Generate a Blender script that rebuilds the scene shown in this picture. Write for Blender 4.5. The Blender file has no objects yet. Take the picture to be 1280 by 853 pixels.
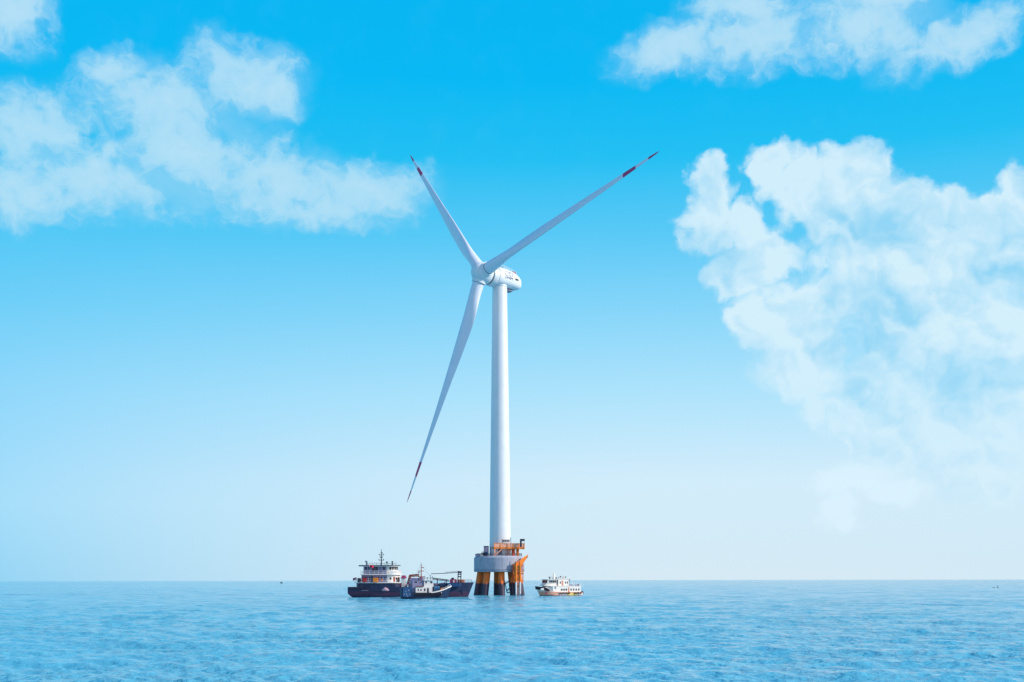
import bpy, bmesh, math, random
from mathutils import Matrix, Vector
C = bpy.context.scene
COL = C.collection
R = math.radians
random.seed(4)

# ------------------------------------------------------------------ camera
CAM_H = 4.56
FPX = 1500.0                    # focal length in pixels of the 1280 px wide photograph
cd = bpy.data.cameras.new('camera')
cam = bpy.data.objects.new('camera', cd); COL.objects.link(cam)
cam.location = (0, 0, CAM_H)
cam.rotation_euler = (R(90), R(0.10), 0)
cd.sensor_width = 36.0; cd.lens = 36.0 * FPX / 1280
cd.shift_y = 0.2336
cd.clip_start = 0.5; cd.clip_end = 200000
C.camera = cam

# ------------------------------------------------------------------ colour management / render
C.view_settings.view_transform = 'Standard'; C.view_settings.look = 'None'
C.view_settings.exposure = 0.0; C.view_settings.gamma = 1.0
C.cycles.use_denoising = True
C.cycles.max_bounces = 6; C.cycles.volume_bounces = 0

# ------------------------------------------------------------------ sun
SUN_AZ, SUN_EL = R(104), R(29)       # azimuth from +Y towards +X
sd = bpy.data.lights.new('sun', 'SUN'); sd.energy = 4.2; sd.angle = R(0.53); sd.color = (1.0, 0.93, 0.85)
sun = bpy.data.objects.new('sun', sd); COL.objects.link(sun)
sdir = Vector((math.sin(SUN_AZ)*math.cos(SUN_EL), math.cos(SUN_AZ)*math.cos(SUN_EL), math.sin(SUN_EL)))
sun.rotation_euler = sdir.to_track_quat('Z', 'Y').to_euler()
sun.location = sdir * 300

def lin(c):
    return tuple((v/255/12.92 if v/255 <= .04045 else ((v/255+.055)/1.055)**2.4) for v in c)

# ------------------------------------------------------------------ node helper
class NT:
    def __init__(s, tree): s.t = tree; s.n = tree.nodes; s.l = tree.links
    def new(s, typ, **kw):
        n = s.n.new(typ)
        for k, v in kw.items(): setattr(n, k, v)
        return n
    def put(s, sock, v):
        if isinstance(v, bpy.types.NodeSocket): s.l.new(v, sock)
        elif v is not None: sock.default_value = v
    def m(s, op, a, b=None, c=None, clamp=False):
        n = s.new('ShaderNodeMath', operation=op, use_clamp=clamp)
        for i, v in enumerate((a, b, c)): s.put(n.inputs[i], v)
        return n.outputs[0]
    def v(s, op, a, b=None):
        n = s.new('ShaderNodeVectorMath', operation=op)
        s.put(n.inputs[0], a)
        if op == 'SCALE': s.put(n.inputs['Scale'], b)
        elif b is not None: s.put(n.inputs[1], b)
        return n.outputs[1] if op in ('LENGTH', 'DOT_PRODUCT') else n.outputs[0]
    def mix(s, f, a, b, blend='MIX'):
        n = s.new('ShaderNodeMix', data_type='RGBA', blend_type=blend)
        s.put(n.inputs[0], f); s.put(n.inputs[6], a); s.put(n.inputs[7], b)
        return n.outputs[2]
    def rng(s, x, a, b, c=0.0, d=1.0, kind='LINEAR'):
        n = s.new('ShaderNodeMapRange', interpolation_type=kind)
        for i, v in enumerate((x, a, b, c, d)): s.put(n.inputs[i], v)
        return n.outputs[0]
    def noise(s, vec, scale, detail=4, rough=.55, dist=0.0, color=False):
        n = s.new('ShaderNodeTexNoise')
        s.put(n.inputs['Vector'], vec)
        n.inputs['Scale'].default_value = scale; n.inputs['Detail'].default_value = detail
        n.inputs['Roughness'].default_value = rough; n.inputs['Distortion'].default_value = dist
        return n.outputs[1] if color else n.outputs[0]
    def ramp(s, f, stops):
        n = s.new('ShaderNodeValToRGB'); e = n.color_ramp.elements
        while len(e) < len(stops): e.new(0.5)
        for el, (p, c) in zip(e, stops):
            el.position = p; el.color = tuple(c) + (1,)
        s.put(n.inputs[0], f); return n.outputs[0]

# ------------------------------------------------------------------ world: graded daylight sky with clouds
def build_world():
    w = bpy.data.worlds.new('World'); C.world = w; w.use_nodes = True
    t = NT(w.node_tree); t.n.clear()
    out = t.new('ShaderNodeOutputWorld'); bg = t.new('ShaderNodeBackground')
    t.l.new(bg.outputs[0], out.inputs[0])
    bg.inputs[1].default_value = 0.1
    d = t.new('ShaderNodeTexCoord').outputs['Generated']
    sep = t.new('ShaderNodeSeparateXYZ'); t.l.new(d, sep.inputs[0])
    x, y, z = sep.outputs
    DEG = 180/math.pi
    az = t.m('MULTIPLY', t.m('ARCTAN2', x, y), DEG)
    el = t.m('MULTIPLY', t.m('ARCSINE', z), DEG)
    # clear-sky colours by elevation: brightest haze ahead-right, deeper blue elsewhere
    f = t.m('DIVIDE', el, 60.0, clamp=True)
    def stops(tab): return [(e/60.0, lin(c)) for e, c in tab]
    hazy = t.ramp(f, stops([(0, (214, 233, 244)), (4.8, (210, 234, 248)), (8.6, (176, 226, 249)), (12.3, (138, 213, 247)),
                            (15.9, (90, 200, 244)), (19.3, (32, 190, 241)), (22.7, (0, 183, 242)), (25.8, (0, 180, 240)), (40, (0, 165, 228)), (60, (10, 130, 205))]))
    deep = t.ramp(f, stops([(0, (140, 208, 243)), (3.5, (160, 217, 247)), (8.6, (138, 211, 247)), (12.3, (104, 203, 244)),
                            (15.9, (68, 196, 243)), (19.3, (18, 188, 241)), (22.7, (0, 183, 242)), (25.8, (0, 180, 240)), (40, (0, 160, 228)), (60, (10, 120, 200))]))
    q = t.m('SUBTRACT', az, 9.0)
    q = t.m('MAXIMUM', t.m('DIVIDE', q, -34.0), t.m('DIVIDE', q, 70.0))
    side = t.rng(t.m('MULTIPLY', q, q), 0.0, 1.0)
    grad = t.mix(side, hazy, deep)
    grad10 = t.v('SCALE', grad, 10.7)
    sky = t.new('ShaderNodeTexSky', sky_type='NISHITA', sun_disc=False)
    sky.sun_elevation = SUN_EL; sky.sun_rotation = SUN_AZ; sky.altitude = 5
    tint = t.mix(1.0, sky.outputs[0], (0.06, 0.7, 1.0, 1), 'MULTIPLY')
    clear = t.mix(0.93, tint, grad10)
    # clouds: soft bodies laid out over the sky by azimuth and elevation, broken up by noise
    cv = t.new('ShaderNodeCombineXYZ'); t.l.new(az, cv.inputs[0]); t.l.new(el, cv.inputs[1])
    c0 = cv.outputs[0]
    w1 = t.noise(c0, 0.33, 3, .55, color=True)
    w2 = t.noise(c0, .9, 4, .5, color=True)
    wa = t.v('SCALE', t.v('SUBTRACT', w1, (.5, .5, .5)), 2.0)
    wb = t.v('SCALE', t.v('SUBTRACT', w2, (.5, .5, .5)), 1.2)
    c1 = t.v('ADD', t.v('ADD', c0, wa), wb)
    def sph(px, py, rx, ry, rot=0):
        dx = px - 640
        a = math.degrees(math.atan2(dx, FPX)); e = math.degrees(math.atan2(726-py, math.hypot(FPX, dx)))
        k = 0.0365
        n = t.new('ShaderNodeMapping', vector_type='TEXTURE')
        n.inputs['Location'].default_value = (a, e, 0); n.inputs['Rotation'].default_value = (0, 0, R(rot))
        n.inputs['Scale'].default_value = (rx*k, ry*k, 1)
        t.l.new(c1, n.inputs[0])
        g = t.new('ShaderNodeTexGradient', gradient_type='SPHERICAL'); t.l.new(n.outputs[0], g.inputs[0])
        return g.outputs['Fac']
    def body(lst, soft=.06):
        r = None
        for L in lst:
            g = sph(*L)
            r = g if r is None else t.m('SMOOTH_MAX', r, g, soft)
        return r
    left = body([(310,95,110,62,0), (200,130,130,72,0), (50,165,110,65,0), (130,215,190,78,0), (240,190,150,95,0),
                 (350,235,150,70,0), (470,243,110,52,8), (20,240,110,55,0), (395,262,120,42,0), (345,120,60,50,0), (150,90,60,40,0)])
    hole1 = body([(218,232,60,30,0), (320,158,60,28,0), (70,190,60,22,0), (410,165,60,40,0)])
    top = body([(22,22,62,58,0), (845,62,120,45,8), (960,45,150,60,0), (1080,35,150,58,0), (1200,52,120,42,15), (930,8,110,36,0), (1110,0,120,36,0)])
    hole2 = body([(1012,42,60,24,0), (1150,22,50,22,0)])
    right = body([(892,229,36,38), (889,282,54,54), (934,280,46,46), (955,317,59,38), (925,345,51,38), (966,212,44,35), (998,233,58,46), (1061,226,77,59), (1096,212,33,33), (1047,268,109,59), (1124,257,64,54), (1175,268,54,31), (1268,264,56,54), (1237,292,67,56), (1131,328,147,77), (1219,325,122,77), (1019,391,100,64), (955,400,59,54), (1008,454,79,59), (1149,444,147,72), (1254,425,122,77), (1080,500,96,67), (1180,515,128,79), (1265,510,122,83), (1200,575,122,64), (1090,545,51,41), (1120,385,154,64)])
    hole3 = body([(966,266,40,38), (1000,292,34,20), (1001,352,36,24), (1061,405,30,34), (1063,455,22,34), (1150,225,50,30), (1225,245,30,26)])
    under = body([(1047,292,120,44), (1150,382,150,40), (1070,430,70,80), (905,330,70,30), (1230,470,120,36), (1240,340,60,30)])
    fine = t.noise(c1, 0.8, 9, .56)
    med = t.noise(c1, 0.42, 4, .5)
    wisp = t.noise(t.v('MULTIPLY', c1, (.75, 1.25, 1)), 1.9, 8, .62, .6)
    nf = t.m('ADD', t.m('MULTIPLY', t.m('SUBTRACT', fine, .5), 1.15), t.m('ADD', t.m('MULTIPLY', t.m('SUBTRACT', med, .5), .5), t.m('MULTIPLY', t.m('SUBTRACT', wisp, .5), .75)))
    def cover(b, h, k, e0, e1, nz=1.0):
        dd = t.m('ADD', t.m('SUBTRACT', b, t.m('MULTIPLY', h, k)), t.m('MULTIPLY', nf, nz))
        a = t.rng(dd, e0, e1, kind='SMOOTHSTEP')
        return t.m('MULTIPLY', a, t.rng(b, .03, .2, kind='SMOOTHSTEP')), dd
    aL, dL = cover(left, hole1, .38, .0, .72, .68)
    aT, dT = cover(top, hole2, .42, .0, .70, .68)
    # cumulus on the right: rounded puffs at several sizes
    def puffs(vec):                       # billows: rounded tops, narrow creases
        s_ = None
        for sc, am in ((.40, 1.2), (.95, .5), (2.3, .2)):
            nz = t.new('ShaderNodeTexNoise', normalize=False); nz.inputs['Scale'].default_value = sc; nz.inputs['Detail'].default_value = 0
            t.l.new(vec, nz.inputs['Vector'])
            a_ = t.m('MULTIPLY', t.m('ABSOLUTE', nz.outputs[0]), am)
            s_ = a_ if s_ is None else t.m('ADD', s_, a_)
        return s_
    p0 = puffs(c1); p1 = puffs(t.v('ADD', c1, (.32, .42, 0)))
    dR = t.m('ADD', t.m('SUBTRACT', right, t.m('MULTIPLY', hole3, .3)),
             t.m('ADD', t.m('MULTIPLY', t.m('SUBTRACT', p0, .18), .26), t.m('MULTIPLY', t.m('SUBTRACT', fine, .5), .6)))
    aR = t.m('MULTIPLY', t.rng(dR, .05, .47, kind='SMOOTHSTEP'), t.rng(right, .03, .2, kind='SMOOTHSTEP'))
    soft = t.noise(c0, .20, 3, .5)
    rel = t.m('ADD', t.m('MULTIPLY', t.m('SUBTRACT', p1, p0), .75), t.m('MULTIPLY', t.m('SUBTRACT', soft, .5), 2.0))
    shadeR = t.m('ADD', rel, t.m('ADD', t.rng(dR, .2, .75, .0, .25), t.m('MULTIPLY', under, .8)), clamp=True)
    colR = t.mix(shadeR, lin((220, 243, 253))+(1,), lin((152, 215, 246))+(1,))
    colL = t.mix(t.rng(dL, .1, 1.0), lin((158, 217, 245))+(1,), lin((190, 229, 248))+(1,))
    colT = t.mix(t.rng(dT, .1, .9), lin((158, 217, 245))+(1,), lin((196, 231, 248))+(1,))
    def halo(a, b, k): return t.m('MAXIMUM', a, t.m('MULTIPLY', t.rng(b, .0, .6, kind='SMOOTHSTEP'), k))
    aL = halo(aL, left, .55); aT = halo(aT, top, .5)
    aR = t.m('MULTIPLY', aR, t.rng(el, 2.0, 13.0, .42, 1.0, 'SMOOTHSTEP'))
    s = clear
    puff = body([(1050,600,60,36), (1085,598,60,40), (1110,612,46,24), (1045,640,40,34), (1062,655,30,22)])
    dP = t.m('ADD', puff, t.m('MULTIPLY', t.m('SUBTRACT', fine, .5), .7))
    aP = t.m('MULTIPLY', t.rng(dP, .05, .6, kind='SMOOTHSTEP'), t.rng(puff, .03, .2, kind='SMOOTHSTEP'))
    s = t.mix(t.m('MULTIPLY', aP, .5), s, t.v('SCALE', lin((222, 242, 252)), 10.6))
    for a, k, c in ((aL, .86, colL), (aT, .82, colT), (aR, .88, colR)):
        s = t.mix(t.m('MULTIPLY', a, k), s, t.v('SCALE', c, 10.0))
    # unseen warm brightening added to the sky behind the viewer, lifts shaded sides
    back_fill = t.rng(t.m('MULTIPLY', y, -1), .1, .7, 0, .44, 'SMOOTHSTEP')
    s = t.mix(back_fill, s, t.v('SCALE', lin((240, 224, 236)), 10.0))
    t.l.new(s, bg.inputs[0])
build_world()

# ------------------------------------------------------------------ materials
def mat(name, rgb, rough=.5, metal=0.0, var=.10, vscale=1.5, bump=0.0, bscale=8, srgb=True, spec=None):
    m = bpy.data.materials.new(name); m.use_nodes = True
    t = NT(m.node_tree); b = t.n['Principled BSDF']
    c = lin(rgb) if srgb else rgb
    o = t.new('ShaderNodeTexCoord').outputs['Object']
    n = t.noise(o, vscale, 5, .6)
    k = t.rng(n, .3, .7, 1-var, 1+var)
    t.l.new(t.v('SCALE', tuple(c), k), b.inputs['Base Color'])
    t.l.new(t.rng(n, .3, .7, rough*.85, min(1, rough*1.15)), b.inputs['Roughness'])
    b.inputs['Metallic'].default_value = metal
    if spec is not None: b.inputs['Specular IOR Level'].default_value = spec
    if bump:
        bn = t.new('ShaderNodeBump'); bn.inputs['Strength'].default_value = bump; bn.inputs['Distance'].default_value = .05
        t.l.new(t.noise(o, bscale, 4), bn.inputs['Height']); t.l.new(bn.outputs[0], b.inputs['Normal'])
    return m, t, b, o

M = {}
def simple(key, *a, **k): M[key] = mat(key, *a, **k)[0]
simple('white_paint', (226, 226, 226), .42, var=.05)
simple('ship_white', (234, 224, 214), .45, var=.07)
simple('grey_lilac', (138, 132, 160), .55)
simple('steel_grey', (110, 122, 140), .5)
simple('dark_steel', (38, 42, 62), .5)
simple('orange_paint', (244, 134, 34), .5, var=.12)
simple('orange_pale', (240, 168, 138), .55)
simple('red_paint', (176, 38, 42), .5)
simple('red_brown', (142, 58, 40), .55)
simple('magenta_red', (150, 50, 92), .6)
simple('salmon', (214, 130, 100), .55)
simple('glass', (22, 30, 48), .12, var=.03)
simple('rubber', (24, 24, 34), .8)
simple('blue_paint', (34, 76, 118), .5)
simple('teal_paint', (70, 138, 178), .5)
simple('yellow_paint', (234, 198, 112), .5)
simple('seam', (70, 76, 92), .6)
simple('mark_grey', (88, 88, 104), .6)
simple('mark_dark', (40, 52, 44), .6)
simple('orange_red', (226, 88, 36), .5)
simple('pale_pink', (206, 160, 172), .8)
simple('cloth_red', (205, 40, 72), .8)

def tower_mat():
    m, t, b, o = mat('tower_paint', (228, 226, 226), .38, var=.035, vscale=.35)
    mp = t.new('ShaderNodeMapping'); mp.inputs['Scale'].default_value = (1.2, 1.2, .035); t.l.new(o, mp.inputs[0])
    st = t.rng(t.noise(mp.outputs[0], 1.0, 5, .6), .52, .75, 1.0, .9)
    src = b.inputs['Base Color'].links[0].from_socket
    t.l.new(t.v('SCALE', src, st), b.inputs['Base Color'])
    return m
M['tower'] = tower_mat()

BLADE_R = 70.6
def blade_mat():
    m, t, b, o = mat('blade_paint', (228, 226, 232), .36, var=.03, vscale=.3)
    s = t.new('ShaderNodeSeparateXYZ'); t.l.new(o, s.inputs[0])
    fz = t.m('DIVIDE', s.outputs[2], BLADE_R)
    r1 = t.m('MULTIPLY', t.m('GREATER_THAN', fz, .815), t.m('LESS_THAN', fz, .88))
    r2 = t.m('GREATER_THAN', fz, .945)
    red = t.m('MAXIMUM', r1, r2)
    src = b.inputs['Base Color'].links[0].from_socket
    t.l.new(t.mix(red, src, lin((196, 52, 104))+(1,)), b.inputs['Base Color'])
    return m
M['blade'] = blade_mat()

def concrete_mat():
    m, t, b, o = mat('concrete', (172, 172, 184), .85, var=.12, vscale=.8, bump=.3, bscale=6)
    s = t.new('ShaderNodeSeparateXYZ'); t.l.new(o, s.inputs[0])
    ang = t.m('ARCTAN2', s.outputs[0], s.outputs[1])
    saw = t.m('FRACT', t.m('MULTIPLY', ang, 52/(2*math.pi)))
    line = t.m('LESS_THAN', saw, .10)
    mp = t.new('ShaderNodeMapping'); mp.inputs['Scale'].default_value = (1.6, 1.6, .18); t.l.new(o, mp.inputs[0])
    st = t.rng(t.noise(mp.outputs[0], 1.3, 6, .65), .48, .72, 1.0, .62)
    src = b.inputs['Base Color'].links[0].from_socket
    k = t.m('MULTIPLY', st, t.rng(line, 0, 1, 1.0, .78))
    t.l.new(t.v('SCALE', src, k), b.inputs['Base Color'])
    return m
M['concrete'] = concrete_mat()

def pile_mat():
    # orange coated steel pile, dark marine growth in the splash zone
    m, t, b, o = mat('pile_coating', (255, 116, 30), .55, var=.16, vscale=1.1)
    g = t.new('ShaderNodeNewGeometry')
    s = t.new('ShaderNodeSeparateXYZ'); t.l.new(g.outputs['Position'], s.inputs[0])
    mq = t.new('ShaderNodeMapping'); mq.inputs['Scale'].default_value = (1, 1, .35); t.l.new(g.outputs['Position'], mq.inputs[0])
    n = t.noise(mq.outputs[0], 1.5, 5, .65)
    lev = t.m('ADD', s.outputs[2], t.m('MULTIPLY', t.m('SUBTRACT', n, .5), 2.6))
    f = t.rng(lev, 3.55, 3.9, 1, 0)
    n2 = t.noise(g.outputs['Position'], 2.5, 5, .7)
    grow = t.mix(n2, lin((46, 36, 54))+(1,), lin((88, 66, 84))+(1,))
    mp = t.new('ShaderNodeMapping'); mp.inputs['Scale'].default_value = (2.2, 2.2, .25); t.l.new(g.outputs['Position'], mp.inputs[0])
    rust = t.rng(t.noise(mp.outputs[0], 1.2, 5, .65), .54, .72, 0, .4)
    src = b.inputs['Base Color'].links[0].from_socket
    c = t.mix(rust, src, lin((168, 52, 24))+(1,))
    t.l.new(t.mix(f, c, grow), b.inputs['Base Color'])
    return m
M['pile'] = pile_mat()

def hull_mat(name, upper, lower, zcut, boot=None, zboot=0.25, rust=.5, xmax=None):
    m, t, b, o = mat(name, upper, .5, var=.15, vscale=.6)
    s = t.new('ShaderNodeSeparateXYZ'); t.l.new(o, s.inputs[0])
    src = b.inputs['Base Color'].links[0].from_socket
    c = src
    if lower:
        edge = t.m('ADD', s.outputs[2], t.m('MULTIPLY', t.m('SUBTRACT', t.noise(o, .5, 4, .6), .5), .9))
        fl = t.rng(edge, zcut-.12, zcut+.12, 1, 0)
        if xmax is not None: fl = t.m('MULTIPLY', fl, t.rng(t.m('ADD', s.outputs[0], t.noise(o, .7, 3)), xmax-.6, xmax+1.4, 1, 0))
        c = t.mix(fl, c, lin(lower)+(1,))
    mp = t.new('ShaderNodeMapping'); mp.inputs['Scale'].default_value = (1.5, 1.5, .3); t.l.new(o, mp.inputs[0])
    n = t.noise(mp.outputs[0], 1.0, 6, .65)
    c = t.mix(t.rng(n, .56, .7, 0, rust), c, lin((104, 52, 52))+(1,))
    if boot: c = t.mix(t.m('LESS_THAN', s.outputs[2], zboot), c, lin(boot)+(1,))
    t.l.new(c, b.inputs['Base Color'])
    return m
M['cargo_hull'] = hull_mat('cargo_hull_paint', (30, 42, 76), (66, 38, 70), 1.5, (30, 34, 60), .2)
M['work_hull'] = hull_mat('work_hull_paint', (26, 42, 76), None, 0, (28, 40, 70), .25, .25)
M['ferry_hull'] = hull_mat('ferry_hull_paint', (238, 216, 206), (234, 166, 138), 1.3, (92, 40, 46), .22, .3, -1.0)

# ------------------------------------------------------------------ mesh builder
class MB:
    def __init__(s): s.bm = bmesh.new()
    def box(s, x0, x1, y0, y1, z0, z1, bev=0.0):
        v = [s.bm.verts.new((x, y, z)) for x in (x0, x1) for y in (y0, y1) for z in (z0, z1)]
        fs = [s.bm.faces.new([v[i] for i in q]) for q in ((0,1,3,2),(4,6,7,5),(0,4,5,1),(2,3,7,6),(0,2,6,4),(1,5,7,3))]
        if bev:
            es = list({e for f in fs for e in f.edges})
            bmesh.ops.bevel(s.bm, geom=es, offset=bev, segments=2, affect='EDGES')
        return s
    def loft(s, rings, closed=True, caps=True, smooth=True):
        rv = [[s.bm.verts.new(p) for p in r] for r in rings]
        n = len(rv[0])
        for a, b in zip(rv, rv[1:]):
            for i in range(n if closed else n-1):
                j = (i+1) % n
                try:
                    f = s.bm.faces.new((a[i], a[j], b[j], b[i])); f.smooth = smooth
                except ValueError: pass
        if caps:
            for r in (rv[0], rv[-1]):
                try: s.bm.faces.new(r)
                except ValueError: pass
        return s
    def tube(s, a, b, r0, r1=None, n=10, caps=True):
        a = Vector(a); b = Vector(b); r1 = r0 if r1 is None else r1
        d = (b-a).normalized()
        u = d.orthogonal().normalized(); w = d.cross(u)
        rings = [[p + (u*math.cos(2*math.pi*i/n) + w*math.sin(2*math.pi*i/n))*r for i in range(n)] for p, r in ((a, r0), (b, r1))]
        return s.loft(rings, caps=caps)
    def path(s, pts, r, n=8):
        for p, q in zip(pts, pts[1:]): s.tube(p, q, r, n=n)
        return s
    def lathe(s, prof, n=48, c=(0, 0)):
        rings = [[(c[0]+r*math.cos(2*math.pi*i/n), c[1]+r*math.sin(2*math.pi*i/n), z) for i in range(n)] for r, z in prof]
        return s.loft(rings)
    def prism(s, poly, y0, y1):          # outline in x,z extruded along y
        a = [s.bm.verts.new((x, y0, z)) for x, z in poly]; b = [s.bm.verts.new((x, y1, z)) for x, z in poly]
        n = len(poly)
        s.bm.faces.new(a); s.bm.faces.new(b[::-1])
        for i in range(n): s.bm.faces.new((a[i], a[(i+1) % n], b[(i+1) % n], b[i]))
        return s
    def plan(s, poly, z0, z1):           # outline in x,y extruded along z
        a = [s.bm.verts.new((x, y, z0)) for x, y in poly]; b = [s.bm.verts.new((x, y, z1)) for x, y in poly]
        n = len(poly)
        s.bm.faces.new(a); s.bm.faces.new(b[::-1])
        for i in range(n): s.bm.faces.new((a[i], a[(i+1) % n], b[(i+1) % n], b[i]))
        return s
    def ball(s, c, r, sc=(1, 1, 1), n=12):
        bmesh.ops.create_uvsphere(s.bm, u_segments=n, v_segments=max(6, n//2+2), radius=r,
                                  matrix=Matrix.Translation(c) @ Matrix.Diagonal((*sc, 1)))
        return s
    def torus(s, c, ax, r, q, n=16, k=8):
        ax = Vector(ax).normalized(); u = ax.orthogonal().normalized(); w = ax.cross(u); c = Vector(c)
        rings = []
        for i in range(n+1):
            a = 2*math.pi*i/n; d = u*math.cos(a)+w*math.sin(a)
            rings.append([c + d*(r+q*math.cos(2*math.pi*j/k)) + ax*q*math.sin(2*math.pi*j/k) for j in range(k)])
        return s.loft(rings, caps=False)
    def build(s, name, m, parent=None, matrix=None, smooth_angle=35):
        bmesh.ops.recalc_face_normals(s.bm, faces=s.bm.faces)
        me = bpy.data.meshes.new(name); s.bm.to_mesh(me); s.bm.free()
        for p in me.polygons: p.use_smooth = True
        try: me.set_sharp_from_angle(angle=R(smooth_angle))
        except Exception: pass
        me.materials.append(M[m] if isinstance(m, str) else m)
        o = bpy.data.objects.new(name, me); COL.objects.link(o)
        if parent: o.parent = parent
        if matrix is not None: o.matrix_local = matrix
        return o

def tag(o, label=None, cat=None, group=None, kind=None):
    if label: o['label'] = label
    if cat: o['category'] = cat
    if group: o['group'] = group
    if kind: o['kind'] = kind
    return o
def thing(name, loc, label, cat, rz=0, group=None):
    o = bpy.data.objects.new(name, None); COL.objects.link(o)
    o.location = loc; o.rotation_euler = (0, 0, rz); o.empty_display_size = .5
    return tag(o, label, cat, group)

# ------------------------------------------------------------------ water
def build_water():
    angs = [-math.pi + i*(math.pi-R(30))/40 for i in range(40)] + [R(-30) + i*R(60)/580 for i in range(581)]
    angs += [R(30) + (i+1)*(math.pi-R(30))/40 for i in range(39)]
    rads = [4, 12, 24]; r = 34.0
    while r < 1500: rads.append(r); r *= 1.0042
    while r < 60000: rads.append(r); r *= 1.25
    rads.append(60000)
    rnd = random.Random(7)
    waves = []
    for i in range(64):
        L = 0.7 * (3.4/0.7)**(i/63.0)
        th = R(256) + rnd.gauss(0, R(30))        # travel direction
        k = 2*math.pi/L
        waves.append((k*math.cos(th), k*math.sin(th), rnd.uniform(0, 6.283), 0.0072*L**0.45, L))
    for i in range(26):
        L = 3.6 * (20.0/3.6)**(i/25.0)
        th = R(250) + rnd.gauss(0, R(26)); k = 2*math.pi/L
        waves.append((k*math.cos(th), k*math.sin(th), rnd.uniform(0, 6.283), 0.0050*L**0.72, L))
    import numpy as np
    A = np.array(angs); Rr = np.array(rads)
    X = Rr[:, None]*np.sin(A)[None, :]; Y = Rr[:, None]*np.cos(A)[None, :]
    Z = np.zeros_like(X)
    for kx, ky, ph, a, L in waves:
        dr = Rr[:, None]*0.0042
        fade = np.clip(2.2 - dr*4/L, 0, 1)
        Z += a*fade*np.sin(kx*X+ky*Y+ph)
    Z *= np.clip((Rr[:, None]-24)/10, 0, 1)*np.clip((1500-Rr[:, None])/500, 0, 1)
    nr, na = X.shape
    verts = np.stack([X, Y, Z], -1).reshape(-1, 3)
    idx = np.arange(nr*na).reshape(nr, na)
    nxt = np.roll(idx, -1, axis=1)
    faces = np.stack([idx[:-1], nxt[:-1], nxt[1:], idx[1:]], -1).reshape(-1, 4)[:, ::-1]
    me = bpy.data.meshes.new('water')
    fl = faces.tolist() + [idx[0].tolist()]
    me.from_pydata(verts.tolist(), [], fl)
    for p in me.polygons: p.use_smooth = True
    m = bpy.data.materials.new('sea_water'); m.use_nodes = True
    t = NT(m.node_tree); b = t.n['Principled BSDF']
    pos = t.new('ShaderNodeNewGeometry').outputs['Position']
    big = t.noise(pos, .012, 4, .6)
    b.inputs['Base Color'].default_value = (0.004, .17, .33, 1)
    t.l.new(t.mix(t.rng(big, .35, .65), (0.105, .43, .56, 1), (0.145, .48, .61, 1)), b.inputs['Base Color'])
    b.inputs['Roughness'].default_value = .06
    b.inputs['IOR'].default_value = 1.24; b.inputs['Specular IOR Level'].default_value = .5
    mp = t.new('ShaderNodeMapping'); mp.inputs['Rotation'].default_value = (0, 0, R(-12)); mp.inputs['Scale'].default_value = (.62, .9, 1)
    t.l.new(pos, mp.inputs[0])
    patch = t.m('ADD', t.rng(t.noise(mp.outputs[0], .035, 4, .6), .36, .64, .45, 1.15), t.rng(t.noise(mp.outputs[0], .13, 3, .6), .35, .65, -.3, .3))
    h = t.m('ADD', t.m('MULTIPLY', t.noise(mp.outputs[0], 2.8, 4, .6, .2), .42), t.m('MULTIPLY', t.noise(mp.outputs[0], .95, 3, .55), .7))
    h = t.m('ADD', t.m('MULTIPLY', h, patch), t.m('MULTIPLY', t.noise(mp.outputs[0], .22, 3, .5), .8))
    bn = t.new('ShaderNodeBump'); bn.inputs['Strength'].default_value = 1.0; bn.inputs['Distance'].default_value = .68
    if 'Filter Width' in bn.inputs: bn.inputs['Filter Width'].default_value = .02
    t.l.new(h, bn.inputs['Height']); t.l.new(bn.outputs[0], b.inputs['Normal'])
    me.materials.append(m)
    o = bpy.data.objects.new('water', me); COL.objects.link(o)
    tag(o, 'rippled blue open sea', None, None, 'structure'); return o
build_water()

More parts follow.
